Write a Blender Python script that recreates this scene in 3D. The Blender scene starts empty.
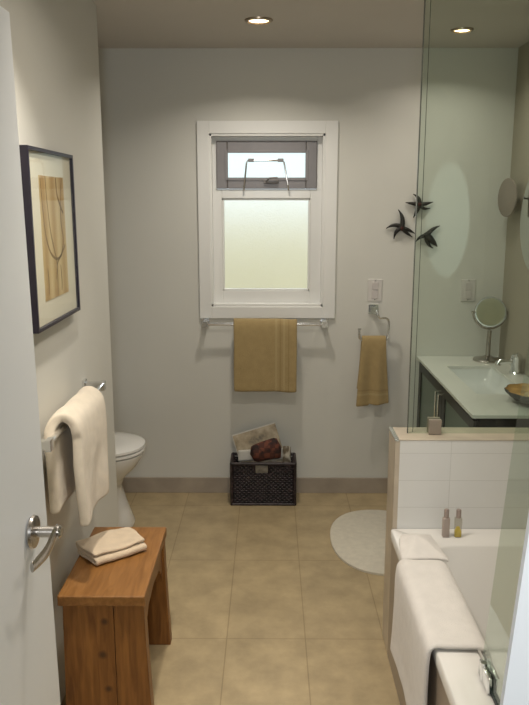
import bpy, bmesh, math, random
from mathutils import Vector, Matrix, noise
random.seed(7)
S = bpy.context.scene
C = S.collection
PI = math.pi
rad = math.radians

# ------------------------------------------------------------------ helpers
def link(name, me, mat=None, parent=None):
    o = bpy.data.objects.new(name, me)
    C.objects.link(o)
    if mat is not None:
        me.materials.append(mat)
    if parent is not None:
        o.parent = parent
        o.matrix_parent_inverse = Matrix.Translation(-parent.location) if parent.type == 'EMPTY' else Matrix()
    return o

def obj(name, bm, mat=None, parent=None, smooth=None):
    bmesh.ops.remove_doubles(bm, verts=bm.verts, dist=1e-6)
    bmesh.ops.recalc_face_normals(bm, faces=bm.faces)
    me = bpy.data.meshes.new(name)
    bm.to_mesh(me); bm.free()
    o = link(name, me, mat, parent)
    if smooth is not None:
        me.shade_smooth() if hasattr(me, 'shade_smooth') else None
        if smooth < 180:
            me.set_sharp_from_angle(angle=rad(smooth))
    return o

def tag(o, label, cat, group=None):
    o['label'] = label; o['category'] = cat
    if group: o['group'] = group
    return o

def thing(name, loc, label, cat, group=None):
    e = bpy.data.objects.new(name, None)
    e.empty_display_size = .05
    C.objects.link(e); e.location = loc
    return tag(e, label, cat, group)

def struct(o):
    o['kind'] = 'structure'; return o

def box(bm, x0, x1, y0, y1, z0, z1, bev=0.0, seg=2):
    vs = [bm.verts.new((x, y, z)) for x in (x0, x1) for y in (y0, y1) for z in (z0, z1)]
    F = [(0,1,3,2),(4,6,7,5),(0,4,5,1),(2,3,7,6),(0,2,6,4),(1,5,7,3)]
    fs = [bm.faces.new([vs[i] for i in f]) for f in F]
    if bev > 0:
        es = set(e for f in fs for e in f.edges)
        bmesh.ops.bevel(bm, geom=list(es), offset=bev, segments=seg, affect='EDGES', profile=.5)
    return vs

def prism(bm, poly, axis, a0, a1, bev=0.0):
    """poly: 2D points; extruded along axis between a0 and a1"""
    def P(p, a):
        if axis == 'x': return (a, p[0], p[1])
        if axis == 'y': return (p[0], a, p[1])
        return (p[0], p[1], a)
    A = [bm.verts.new(P(p, a0)) for p in poly]
    B = [bm.verts.new(P(p, a1)) for p in poly]
    n = len(poly)
    fs = [bm.faces.new(A), bm.faces.new(B[::-1])]
    for i in range(n):
        fs.append(bm.faces.new((A[i], A[(i+1) % n], B[(i+1) % n], B[i])))
    if bev > 0:
        es = set(e for f in fs for e in f.edges)
        bmesh.ops.bevel(bm, geom=list(es), offset=bev, segments=2, affect='EDGES', profile=.5)

def frame_of(d):
    d = d.normalized()
    up = Vector((0,0,1)) if abs(d.z) < .9 else Vector((1,0,0))
    a = d.cross(up).normalized(); b = d.cross(a).normalized()
    return a, b

def tube(bm, pts, r, seg=12, cap=True):
    """r: number or list; swept round tube"""
    pts = [Vector(p) for p in pts]
    n = len(pts)
    rs = r if isinstance(r, (list, tuple)) else [r]*n
    rings = []
    pa = None
    for i, p in enumerate(pts):
        d = (pts[min(i+1, n-1)] - pts[max(i-1, 0)])
        a, b = frame_of(d)
        if pa is not None:
            dn = d.normalized()
            a = (pa - dn*pa.dot(dn)).normalized(); b = dn.cross(a)
        pa = a
        rings.append([bm.verts.new(p + (a*math.cos(t) + b*math.sin(t))*rs[i]) for t in [2*PI*k/seg for k in range(seg)]])
    for i in range(n-1):
        for k in range(seg):
            bm.faces.new((rings[i][k], rings[i][(k+1) % seg], rings[i+1][(k+1) % seg], rings[i+1][k]))
    if cap:
        bm.faces.new(rings[0][::-1]); bm.faces.new(rings[-1])

def smooth_path(pts, n=8):
    """Catmull-Rom"""
    pts = [Vector(p) for p in pts]
    out = []
    for i in range(len(pts)-1):
        p0 = pts[max(i-1,0)]; p1 = pts[i]; p2 = pts[i+1]; p3 = pts[min(i+2, len(pts)-1)]
        for k in range(n):
            t = k/n
            out.append(.5*((2*p1)+(p2-p0)*t+(2*p0-5*p1+4*p2-p3)*t*t+(3*p1-p0-3*p2+p3)*t**3))
    out.append(pts[-1])
    return out

def lathe(bm, prof, center, axis=(0,0,1), seg=32, sx=1.0, sy=1.0):
    """prof: [(r, h)] revolved about axis through center"""
    ax = Vector(axis).normalized()
    a, b = frame_of(ax)
    c = Vector(center)
    rings = []
    for r, h in prof:
        if r < 1e-6:
            rings.append([bm.verts.new(c + ax*h)])
        else:
            rings.append([bm.verts.new(c + ax*h + (a*math.cos(t)*sx + b*math.sin(t)*sy)*r) for t in [2*PI*k/seg for k in range(seg)]])
    for R, Q in zip(rings, rings[1:]):
        for k in range(seg):
            k2 = (k+1) % seg
            if len(R) == 1 and len(Q) == 1: continue
            if len(R) == 1: bm.faces.new((R[0], Q[k2], Q[k]))
            elif len(Q) == 1: bm.faces.new((R[k], R[k2], Q[0]))
            else: bm.faces.new((R[k], R[k2], Q[k2], Q[k]))

def loft(bm, rings, cap0=True, cap1=True):
    V = [[bm.verts.new(p) for p in r] for r in rings]
    n = len(V[0])
    for A, B in zip(V, V[1:]):
        for k in range(n):
            bm.faces.new((A[k], A[(k+1) % n], B[(k+1) % n], B[k]))
    if cap0: bm.faces.new(V[0][::-1])
    if cap1: bm.faces.new(V[-1])

def sheet(bm, fn, nu, nv):
    V = [[bm.verts.new(fn(i/nu, j/nv)) for j in range(nv+1)] for i in range(nu+1)]
    for i in range(nu):
        for j in range(nv):
            bm.faces.new((V[i][j], V[i+1][j], V[i+1][j+1], V[i][j+1]))

def resample(path, n):
    P = [Vector(p) for p in path]
    L = [0]
    for a, b in zip(P, P[1:]): L.append(L[-1] + (b-a).length)
    out = []
    for i in range(n+1):
        s = L[-1]*i/n
        for k in range(len(P)-1):
            if s <= L[k+1] + 1e-9:
                t = (s-L[k])/max(1e-9, L[k+1]-L[k])
                out.append(P[k].lerp(P[k+1], t)); break
    return out

def solid(o, th, sub=1, offset=0.0):
    m = o.modifiers.new('Solidify', 'SOLIDIFY'); m.thickness = th; m.offset = offset
    if sub:
        s = o.modifiers.new('Subsurf', 'SUBSURF'); s.levels = sub; s.render_levels = sub
    return o

def superellipse(cx, cy, rx, ry, n, p=2.0, z=None):
    out = []
    for k in range(n):
        t = 2*PI*k/n
        c, s = math.cos(t), math.sin(t)
        x = cx + rx*math.copysign(abs(c)**(2/p), c); y = cy + ry*math.copysign(abs(s)**(2/p), s)
        out.append((x, y) if z is None else (x, y, z))
    return out

# ------------------------------------------------------------------ materials
def nt(name):
    m = bpy.data.materials.new(name); m.use_nodes = True
    t = m.node_tree; b = t.nodes['Principled BSDF']
    return m, t, b

def srgb(r, g, b):
    f = lambda c: (c/255/12.92) if c/255 <= .04045 else ((c/255+.055)/1.055)**2.4
    return (f(r), f(g), f(b), 1)

def mat(name, col, rough=.5, metal=0.0, var=0.0, vscale=8.0, bump=0.0, bscale=60.0, sheen=0.0, spec=None, coat=0.0, stretch=None):
    m, t, b = nt(name)
    b.inputs['Base Color'].default_value = col
    b.inputs['Roughness'].default_value = rough
    b.inputs['Metallic'].default_value = metal
    if spec is not None: b.inputs['Specular IOR Level'].default_value = spec
    if sheen: b.inputs['Sheen Weight'].default_value = sheen; b.inputs['Sheen Roughness'].default_value = .6
    if coat: b.inputs['Coat Weight'].default_value = coat; b.inputs['Coat Roughness'].default_value = .08
    tc = t.nodes.new('ShaderNodeTexCoord')
    src = tc.outputs['Object']
    if stretch:
        mp = t.nodes.new('ShaderNodeMapping'); mp.inputs['Scale'].default_value = stretch
        t.links.new(src, mp.inputs['Vector']); src = mp.outputs['Vector']
    nz = t.nodes.new('ShaderNodeTexNoise'); nz.inputs['Scale'].default_value = vscale; nz.inputs['Detail'].default_value = 5
    t.links.new(src, nz.inputs['Vector'])
    if var > 0:
        r = t.nodes.new('ShaderNodeValToRGB')
        r.color_ramp.elements[0].position = .3; r.color_ramp.elements[1].position = .7
        r.color_ramp.elements[0].color = (*[c*(1-var) for c in col[:3]], 1)
        r.color_ramp.elements[1].color = (*[min(1, c*(1+var)) for c in col[:3]], 1)
        t.links.new(nz.outputs['Fac'], r.inputs['Fac']); t.links.new(r.outputs['Color'], b.inputs['Base Color'])
    if bump > 0:
        n2 = t.nodes.new('ShaderNodeTexNoise'); n2.inputs['Scale'].default_value = bscale; n2.inputs['Detail'].default_value = 4
        t.links.new(src, n2.inputs['Vector'])
        bp = t.nodes.new('ShaderNodeBump'); bp.inputs['Strength'].default_value = bump; bp.inputs['Distance'].default_value = .01
        t.links.new(n2.outputs['Fac'], bp.inputs['Height']); t.links.new(bp.outputs['Normal'], b.inputs['Normal'])
    return m

M = {}
M['wall'] = mat('wall_paint', (.665,.66,.615,1), .75, var=.02, vscale=2, bump=.05, bscale=180)
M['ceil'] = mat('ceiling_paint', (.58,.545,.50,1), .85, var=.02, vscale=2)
M['white'] = mat('white_enamel', (.80,.80,.78,1), .28, var=.015, vscale=4)
M['doorwhite'] = mat('door_paint', (.84,.86,.88,1), .38, var=.015, vscale=3)
M['porcelain'] = mat('porcelain', (.78,.77,.74,1), .12, var=.01, vscale=3, coat=.4)
M['acrylic'] = mat('tub_acrylic', (.74,.72,.69,1), .22, var=.01, vscale=3)
M['chrome'] = mat('chrome', (.80,.81,.82,1), .15, 1.0, var=.03, vscale=20)
M['nickel'] = mat('brushed_nickel', (.52,.49,.46,1), .24, 1.0, var=.05, vscale=40)
M['black'] = mat('black_lacquer', (.010,.008,.013,1), .35, var=.1, vscale=30)
M['espresso'] = mat('espresso_wood', (.012,.009,.007,1), .4, var=.3, vscale=12, stretch=(1,1,12))
M['ivory'] = mat('ivory_terry', (.74,.65,.52,1), .95, var=.06, vscale=30, bump=.55, bscale=420, sheen=.3)
M['beige'] = mat('beige_terry', (.69,.555,.40,1), .95, var=.07, vscale=30, bump=.5, bscale=420, sheen=.2)
M['whitecloth'] = mat('white_terry', (.74,.70,.66,1), .95, var=.04, vscale=30, bump=.5, bscale=420, sheen=.3)
M['mat'] = mat('mat_terry', (.66,.61,.50,1), .95, var=.06, vscale=40, bump=.6, bscale=350, sheen=.2)
M['stone'] = mat('beige_stone', (.50,.43,.34,1), .35, var=.14, vscale=9)
M['baseb'] = mat('taupe_stone', (.38,.325,.265,1), .4, var=.12, vscale=7)
M['apron'] = mat('taupe_tile', (.33,.27,.215,1), .35, var=.08, vscale=6)
M['metaltrim'] = mat('metal_edge', (.75,.80,.80,1), .2, 1.0, var=.02)
M['plate'] = mat('plastic_plate', (.64,.615,.59,1), .4, var=.01)
M['switch'] = mat('plastic_switch', (.60,.56,.545,1), .35, var=.01)
M['counter'] = mat('counter_white', (.74,.74,.70,1), .22, var=.02, vscale=5)
M['basin'] = mat('basin_white', (.70,.72,.71,1), .15, var=.01, vscale=5)
M['star'] = mat('patinated_bronze', (.018,.017,.014,1), .45, .3, var=.6, vscale=25, bump=.4, bscale=90)
M['starred'] = mat('red_patina', (.075,.016,.012,1), .5, .2, var=.5, vscale=35, bump=.4, bscale=90)
M['aluminium'] = mat('grey_aluminium', (.24,.225,.225,1), .42, .4, var=.04, vscale=15)
M['rubber'] = mat('dark_seal', (.012,.02,.02,1), .5, var=.1)
M['paperw'] = mat('white_paper', (.56,.54,.49,1), .7, var=.04, vscale=20)
M['mirrorglass'] = mat('mirror_silver', (.80,.84,.82,1), .02, 1.0)
M['mirrorbronze'] = mat('mirror_back', (.29,.25,.215,1), .5, .15, var=.05)
M['shellout'] = mat('shell_outside', (.09,.085,.08,1), .55, var=.4, vscale=30, bump=.4, bscale=60)
M['shellin'] = mat('shell_inside', (.62,.38,.15,1), .4, var=.35, vscale=18, stretch=(1,4,1))
M['soap'] = mat('soap_cream', (.62,.46,.26,1), .5, var=.1, vscale=25)
M['bottlecap'] = mat('bottle_cap', (.36,.29,.26,1), .4, .3, var=.05)
M['lotion'] = mat('taupe_lotion', (.40,.33,.29,1), .3, var=.05)
M['gel'] = mat('yellow_gel', (.62,.50,.10,1), .2, var=.1, vscale=40)
M['lampring'] = mat('lamp_ring', (.45,.36,.27,1), .3, .8, var=.05)
M['drainhole'] = mat('drain_metal', (.4,.4,.4,1), .2, 1.0, var=.03)

def wood(name, dark, light, axis_scale, knots=()):
    m, t, b = nt(name)
    b.inputs['Roughness'].default_value = .42
    tc = t.nodes.new('ShaderNodeTexCoord')
    mp = t.nodes.new('ShaderNodeMapping'); mp.inputs['Scale'].default_value = axis_scale
    t.links.new(tc.outputs['Object'], mp.inputs['Vector'])
    nz = t.nodes.new('ShaderNodeTexNoise'); nz.inputs['Scale'].default_value = 6; nz.inputs['Detail'].default_value = 7; nz.inputs['Distortion'].default_value = .6
    t.links.new(mp.outputs['Vector'], nz.inputs['Vector'])
    r = t.nodes.new('ShaderNodeValToRGB')
    r.color_ramp.elements[0].position = .3; r.color_ramp.elements[1].position = .72
    r.color_ramp.elements[0].color = dark; r.color_ramp.elements[1].color = light
    t.links.new(nz.outputs['Fac'], r.inputs['Fac'])
    out = r.outputs['Color']
    for kx, ky, kz, kr in knots:
        sub = t.nodes.new('ShaderNodeVectorMath'); sub.operation = 'SUBTRACT'; sub.inputs[1].default_value = (kx, ky, kz)
        t.links.new(tc.outputs['Object'], sub.inputs[0])
        sc = t.nodes.new('ShaderNodeVectorMath'); sc.operation = 'MULTIPLY'; sc.inputs[1].default_value = (1.0, .3, 1.0)
        t.links.new(sub.outputs[0], sc.inputs[0])
        ln = t.nodes.new('ShaderNodeVectorMath'); ln.operation = 'LENGTH'
        t.links.new(sc.outputs[0], ln.inputs[0])
        mr = t.nodes.new('ShaderNodeMapRange'); mr.inputs['From Min'].default_value = kr*.4; mr.inputs['From Max'].default_value = kr*1.3
        mr.inputs['To Min'].default_value = .85; mr.inputs['To Max'].default_value = 0
        t.links.new(ln.outputs['Value'], mr.inputs['Value'])
        mx = t.nodes.new('ShaderNodeMixRGB'); mx.inputs['Color2'].default_value = (.05,.02,.008,1)
        t.links.new(mr.outputs['Result'], mx.inputs['Fac']); t.links.new(out, mx.inputs['Color1'])
        out = mx.outputs['Color']
    t.links.new(out, b.inputs['Base Color'])
    bp = t.nodes.new('ShaderNodeBump'); bp.inputs['Strength'].default_value = .12; bp.inputs['Distance'].default_value = .004
    t.links.new(nz.outputs['Fac'], bp.inputs['Height']); t.links.new(bp.outputs['Normal'], b.inputs['Normal'])
    return m
WD, WL = (.155,.058,.012,1), (.30,.128,.030,1)
M['benchtop'] = wood('pine_top', (.195,.082,.018,1), (.315,.145,.040,1), (9, 1.2, 9))
M['benchleg'] = wood('pine_leg', WD, WL, (10, 10, 1.0), knots=((-.512,2.07,.36,.012), (-.522,2.07,.245,.014), (-.509,2.07,.125,.012), (-.46,2.52,.2,.015)))

def tiles(name, u, v, du, dv, u0, v0, c1, c2, grout, mortar, rough, nscale=3.0, nvar=.18, bumpg=.15, offset=0.0):
    """u, v: object axes (0,1,2); du along u, dv along v"""
    m, t, b = nt(name)
    b.inputs['Roughness'].default_value = rough
    tc = t.nodes.new('ShaderNodeTexCoord')
    sp = t.nodes.new('ShaderNodeSeparateXYZ'); t.links.new(tc.outputs['Object'], sp.inputs[0])
    cb = t.nodes.new('ShaderNodeCombineXYZ')
    for i, (ax, o) in enumerate(((u, u0), (v, v0))):
        s = t.nodes.new('ShaderNodeMath'); s.operation = 'SUBTRACT'; s.inputs[1].default_value = o - 20*(du if i == 0 else dv)
        t.links.new(sp.outputs[ax], s.inputs[0]); t.links.new(s.outputs[0], cb.inputs[i])
    br = t.nodes.new('ShaderNodeTexBrick'); br.offset = offset; br.squash = 1
    br.inputs['Scale'].default_value = 1; br.inputs['Brick Width'].default_value = du; br.inputs['Row Height'].default_value = dv
    br.inputs['Mortar Size'].default_value = mortar; br.inputs['Mortar Smooth'].default_value = .3; br.inputs['Bias'].default_value = 0
    br.inputs['Color1'].default_value = c1; br.inputs['Color2'].default_value = c2; br.inputs['Mortar'].default_value = grout
    t.links.new(cb.outputs[0], br.inputs['Vector'])
    nz = t.nodes.new('ShaderNodeTexNoise'); nz.inputs['Scale'].default_value = nscale; nz.inputs['Detail'].default_value = 8; nz.inputs['Roughness'].default_value = .65
    t.links.new(tc.outputs['Object'], nz.inputs['Vector'])
    mr = t.nodes.new('ShaderNodeMapRange'); mr.inputs['From Min'].default_value = .3; mr.inputs['From Max'].default_value = .7
    mr.inputs['To Min'].default_value = 1-nvar; mr.inputs['To Max'].default_value = 1+nvar
    t.links.new(nz.outputs['Fac'], mr.inputs['Value'])
    mx = t.nodes.new('ShaderNodeMixRGB'); mx.blend_type = 'MULTIPLY'; mx.inputs['Fac'].default_value = 1
    t.links.new(br.outputs['Color'], mx.inputs['Color1']); t.links.new(mr.outputs['Result'], mx.inputs['Color2'])
    t.links.new(mx.outputs['Color'], b.inputs['Base Color'])
    bp = t.nodes.new('ShaderNodeBump'); bp.inputs['Strength'].default_value = bumpg; bp.inputs['Distance'].default_value = .002; bp.invert = True
    t.links.new(br.outputs['Fac'], bp.inputs['Height']); t.links.new(bp.outputs['Normal'], b.inputs['Normal'])
    return m
M['floor'] = tiles('floor_tile', 1, 0, .63, .30, 3.18, -.163, (.40,.31,.178,1), (.372,.29,.17,1), (.28,.21,.115,1), .0025, .38, nscale=7, nvar=.2)
M['walltile'] = tiles('white_wall_tile', 0, 2, .305, .1, .63, .58, (.72,.72,.70,1), (.70,.70,.69,1), (.60,.60,.58,1), .0012, .2, nvar=.02, bumpg=.3)

def thin_glass(name, tint, refl=1.0, rough=0.0):
    m, t, b = nt(name)
    t.nodes.remove(b)
    out = t.nodes['Material Output']
    tr = t.nodes.new('ShaderNodeBsdfTransparent'); tr.inputs['Color'].default_value = tint
    gl = t.nodes.new('ShaderNodeBsdfGlossy'); gl.inputs['Roughness'].default_value = rough; gl.inputs['Color'].default_value = (.9,.95,.92,1)
    fr = t.nodes.new('ShaderNodeFresnel'); fr.inputs['IOR'].default_value = 1.42
    ge = t.nodes.new('ShaderNodeNewGeometry')
    inv = t.nodes.new('ShaderNodeMath'); inv.operation = 'SUBTRACT'; inv.inputs[0].default_value = 1
    t.links.new(ge.outputs['Backfacing'], inv.inputs[1]); inv.use_clamp = True
    sc = t.nodes.new('ShaderNodeMath'); sc.operation = 'MULTIPLY'; sc.inputs[1].default_value = refl
    t.links.new(inv.outputs[0], sc.inputs[0])
    mu = t.nodes.new('ShaderNodeMath'); mu.operation = 'MULTIPLY'; mu.use_clamp = True
    t.links.new(fr.outputs[0], mu.inputs[0]); t.links.new(sc.outputs[0], mu.inputs[1])
    mx = t.nodes.new('ShaderNodeMixShader')
    t.links.new(mu.outputs[0], mx.inputs[0]); t.links.new(tr.outputs[0], mx.inputs[1]); t.links.new(gl.outputs[0], mx.inputs[2])
    t.links.new(mx.outputs[0], out.inputs['Surface'])
    return m
M['glass'] = thin_glass('green_tinted_glass', (.885,.93,.895,1))
M['picglass'] = thin_glass('picture_glass', (.98,.985,.98,1), refl=.35)
M['bottleglass'] = thin_glass('bottle_glass', (.86,.84,.80,1))
M['glassedge'] = mat('glass_edge', (.09,.095,.08,1), .25, var=.1)

def frosted(name, col, rough, ribs):
    m, t, b = nt(name)
    b.inputs['Base Color'].default_value = col; b.inputs['Roughness'].default_value = rough
    b.inputs['Transmission Weight'].default_value = 1; b.inputs['IOR'].default_value = 1.4
    tc = t.nodes.new('ShaderNodeTexCoord')
    nz = t.nodes.new('ShaderNodeTexVoronoi'); nz.inputs['Scale'].default_value = ribs
    t.links.new(tc.outputs['Object'], nz.inputs['Vector'])
    bp = t.nodes.new('ShaderNodeBump'); bp.inputs['Strength'].default_value = .25; bp.inputs['Distance'].default_value = .003
    t.links.new(nz.outputs['Distance'], bp.inputs['Height']); t.links.new(bp.outputs['Normal'], b.inputs['Normal'])
    return m
M['obscure'] = frosted('obscure_glass', (.93,.95,.90,1), .42, 110)
M['obscuretop'] = frosted('obscure_glass_top', (.86,.97,.95,1), .42, 110)
M['doorglass'] = mat('frosted_green_glass', (.10,.135,.10,1), .3, var=.05, vscale=6)

def emit(name, col, s):
    m, t, b = nt(name)
    b.inputs['Base Color'].default_value = (.8,.8,.8,1)
    b.inputs['Emission Color'].default_value = col; b.inputs['Emission Strength'].default_value = s
    return m
M['bulb'] = emit('lamp_glow', (1,.74,.42,1), 9)

# ------------------------------------------------------------------ the room shell
XL, XR, YB, ZC = -.69, 1.26, 4.0, 2.4
YF0, YF1 = .53, .65          # entrance wall
bm = bmesh.new(); box(bm, -1.55, 1.42, -1.3, 4.14, -.12, 0); struct(obj('floor', bm, M['floor']))
bm = bmesh.new(); box(bm, -1.55, 1.42, -1.3, 4.14, ZC, ZC+.1)
ceil = struct(obj('ceiling', bm, M['ceil']))
# back wall around the window opening
WX0, WX1, WZ0, WZ1 = -.318, .287, 1.075, 1.981
bm = bmesh.new()
box(bm, -1.55, WX0, YB, YB+.14, 0, ZC); box(bm, WX1, 1.42, YB, YB+.14, 0, ZC)
box(bm, WX0, WX1, YB, YB+.14, 0, WZ0); box(bm, WX0, WX1, YB, YB+.14, WZ1, ZC)
struct(obj('wall_back', bm, M['wall']))
bm = bmesh.new(); box(bm, -.83, XL, YF1, 3.15, 0, ZC, .004); struct(obj('wall_left', bm, M['wall']))
bm = bmesh.new(); box(bm, -1.55, -1.42, 2.9, YB, 0, ZC); box(bm, -1.42, -.83, 2.9, 3.0, 0, ZC); struct(obj('wall_alcove', bm, M['wall']))
bm = bmesh.new(); box(bm, XR, 1.42, -1.3, YB, 0, ZC); struct(obj('wall_right', bm, mat('right_wall_taupe', (.38,.35,.28,1), .75, var=.02, vscale=2)))  # right wall set darker and browner than the other walls
bm = bmesh.new(); box(bm, -.83, -.50, YF0, YF1, 0, ZC); box(bm, .36, XR, YF0, YF1, 0, ZC); box(bm, -.50, .36, YF0, YF1, 2.03, ZC)
struct(obj('wall_front', bm, M['wall']))
bm = bmesh.new(); box(bm, -.95, -.83, -1.3, YF1, 0, ZC); box(bm, -.83, XR, -1.3, -1.18, 0, ZC); struct(obj('wall_hall', bm, M['wall']))
# right door casing seen at the lower right corner, slightly out of plumb
bm = bmesh.new()
prism(bm, [(.154,0),(.2315,1.15),(.2455,1.356),(.29,2.06),(.40,2.06),(.40,0)], 'y', YF1, YF1+.008, .002)
struct(obj('trim_1', bm, M['doorwhite']))
# stone baseboard
bm = bmesh.new(); box(bm, -1.42, XR, YB-.012, YB, 0, .092, .002); struct(obj('baseboard_back', bm, M['baseb']))

# ---- half wall between tub and vanity
PX, PY0, PY1, PZ = .452, 2.452, 2.590, .826
bm = bmesh.new(); box(bm, PX, XR, PY0, PY1, 0, PZ); struct(obj('wall_half', bm, M['walltile']))
bm = bmesh.new()
box(bm, PX-.004, XR, PY0-.002, PY1+.002, PZ, PZ+.005, .002)
box(bm, PX-.016, PX, PY0, PY1, 0, PZ, .001)
t2 = struct(obj('trim_2', bm, M['stone']))
bm = bmesh.new(); box(bm, PX-.018, PX-.004, PY0-.003, PY1+.003, PZ-.002, PZ+.0055, .002)
obj('metal_edge', bm, M['metaltrim'], t2)

# ------------------------------------------------------------------ window
win = struct(bpy.data.objects.new('window_1', None)); C.objects.link(win); win.location = (-.015, YB, 1.0)
bm = bmesh.new()      # flat casing on the wall
cx0, cx1, cz0, cz1 = -.381, .352, 1.012, 2.044
for a in ((cx0, WX0, cz0, cz1), (WX1, cx1, cz0, cz1), (WX0, WX1, cz0, WZ0), (WX0, WX1, WZ1, cz1)):
    box(bm, a[0], a[1], YB-.016, YB, a[2], a[3], .002)
obj('casing', bm, M['white'], win)
bm = bmesh.new()      # reveal lining
for a in ((WX0-.002, WX0+.012, WZ0, WZ1), (WX1-.012, WX1+.002, WZ0, WZ1), (WX0, WX1, WZ0-.002, WZ0+.014), (WX0, WX1, WZ1-.012, WZ1+.002)):
    box(bm, a[0], a[1], YB-.010, YB+.125, a[2], a[3], .001)
obj('reveal', bm, M['white'], win)
SY0, SY1 = YB+.045, YB+.10
gx0, gx1, gz0, gz1 = -.258, .216, 1.155, 1.652     # lower pane
ax0, ax1, az0, az1 = -.285, .248, 1.702, 1.948     # awning sash outer
bm = bmesh.new()
for a in ((WX0+.01, gx0, WZ0+.01, 1.70), (gx1, WX1-.01, WZ0+.01, 1.70), (gx0, gx1, WZ0+.01, gz0), (gx0, gx1, gz1, 1.70),
          (WX0+.01, ax0, 1.70, WZ1-.01), (ax1, WX1-.01, 1.70, WZ1-.01), (ax0, ax1, az1, WZ1-.01)):
    box(bm, a[0], a[1], SY0, SY1, a[2], a[3], .002)
obj('sash_frame', bm, M['white'], win)
bm = bmesh.new()
for a in ((gx0, gx0+.01, gz0, gz1), (gx1-.01, gx1, gz0, gz1), (gx0, gx1, gz0, gz0+.01), (gx0, gx1, gz1-.01, gz1)):
    box(bm, a[0], a[1], SY0+.008, SY1-.01, a[2], a[3], .002)
obj('glazing_bead', bm, M['white'], win)
bm = bmesh.new(); box(bm, gx0-.004, gx1+.004, SY0+.03, SY0+.036, gz0-.004, gz1+.004); obj('pane', bm, M['obscure'], win)
aw = bmesh.new()
t = .058
for a in ((ax0, ax0+t, az0, az1), (ax1-t, ax1, az0, az1), (ax0+t, ax1-t, az0, az0+t-.004), (ax0+t, ax1-t, az1-t, az1)):
    box(aw, a[0], a[1], SY0-.012, SY1-.015, a[2], a[3], .004)
aws = obj('awning_sash', aw, M['aluminium'], win)
bm = bmesh.new()      # inner stepped lip
for a in ((ax0+t-.012, ax0+t+.004, az0+t-.015, az1-t+.012), (ax1-t-.004, ax1-t+.012, az0+t-.015, az1-t+.012), (ax0+t, ax1-t, az0+t-.015, az0+t), (ax0+t, ax1-t, az1-t-.004, az1-t+.01)):
    box(bm, a[0], a[1], SY0-.018, SY0-.010, a[2], a[3], .001)
o = obj('lip', bm, M['aluminium']); o.parent = aws
bm = bmesh.new(); box(bm, ax0+t-.006, ax1-t+.006, SY0+.012, SY0+.018, az0+t-.008, az1-t+.004); o = obj('awning_pane', bm, M['obscuretop'], win)
# opening bail: an inverted U of bar
bm = bmesh.new()
yb = SY0-.045
L = [(-.140, SY0-.02, 1.695), (-.136, yb, 1.72), (-.124, yb, 1.835), (-.118, yb, 1.846), (.066, yb, 1.846), (.073, yb, 1.835), (.094, yb, 1.72), (.098, SY0-.02, 1.695)]
tube(bm, L, .0048, 8)
st = obj('opening_bail', bm, M['nickel'], win, 40)
bm = bmesh.new(); box(bm, -.115, -.085, yb-.007, yb+.007, 1.838, 1.856, .002); box(bm, .04, .07, yb-.007, yb+.007, 1.838, 1.856, .002)
o = obj('bail_grip', bm, M['aluminium']); o.parent = st
bm = bmesh.new()
box(bm, -.035, .045, SY0-.03, SY0-.012, 1.728, 1.752, .003); tube(bm, [(-.02, SY0-.03, 1.74), (-.005, SY0-.05, 1.755), (.04, SY0-.052, 1.757)], .006, 8)
obj('latch', bm, M['aluminium'], win, 40)
# outside: pale boundary wall and lawn seen through the obscure glass
bm = bmesh.new(); box(bm, -8, 8, 4.14, 12, -.3, -.02); struct(obj('ground_outside', bm, mat('lawn', (.42,.38,.20,1), .9, var=.2, vscale=6)))
bm = bmesh.new(); box(bm, -8, 8, 6.6, 6.75, -.02, 1.55); struct(obj('wall_outside', bm, mat('render_outside', (.92,.82,.61,1), .9, var=.08, vscale=2)))

# ------------------------------------------------------------------ door, swung open along the left side
dr = struct(bpy.data.objects.new('door_1', None)); C.objects.link(dr); dr.location = (-.49, .66, .0)
bm = bmesh.new(); box(bm, -.500, -.463, .67, 1.435, .008, 1.975, .002)
for v in bm.verts: v.co.x -= .010*(v.co.z-1.0)
obj('door_leaf', bm, M['doorwhite'], dr)
hy, hz = 1.33, 1.012
bm = bmesh.new(); lathe(bm, [(0,0),(.031,0),(.033,.003),(.031,.008),(.014,.011),(0,.011)], (-.461, hy, hz), (1,0,0), 32); ros = obj('rosette', bm, M['nickel'], dr, 40)
bm = bmesh.new(); lathe(bm, [(0,.0),(.0105,0),(.0105,.036),(.013,.038),(.013,.046),(.009,.05),(0,.05)], (-.452, hy, hz), (1,0,0), 24); obj('neck', bm, M['nickel'], dr, 40)
bm = bmesh.new()
prof = smooth_path([(-.412, hy+.006, hz+.004), (-.412, hy-.02, hz+.002), (-.415, hy-.06, hz-.012), (-.428, hy-.105, hz-.02)], 5)
n = len(prof)
rings = []
for i, p in enumerate(prof):
    w = .010 + .004*math.sin(PI*i/(n-1))
    rings.append([(p.x+.0035*math.cos(a), p.y, p.z + w*math.sin(a)) for a in [2*PI*k/12 for k in range(12)]])
loft(bm, rings); obj('lever', bm, M['nickel'], dr, 50)
bm = bmesh.new()
for z in (.25, 1.0, 1.72): tube(bm, [(-.462, .668, z-.045), (-.462, .668, z+.045)], .006, 10)
obj('hinge', bm, M['nickel'], dr, 40)

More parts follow.
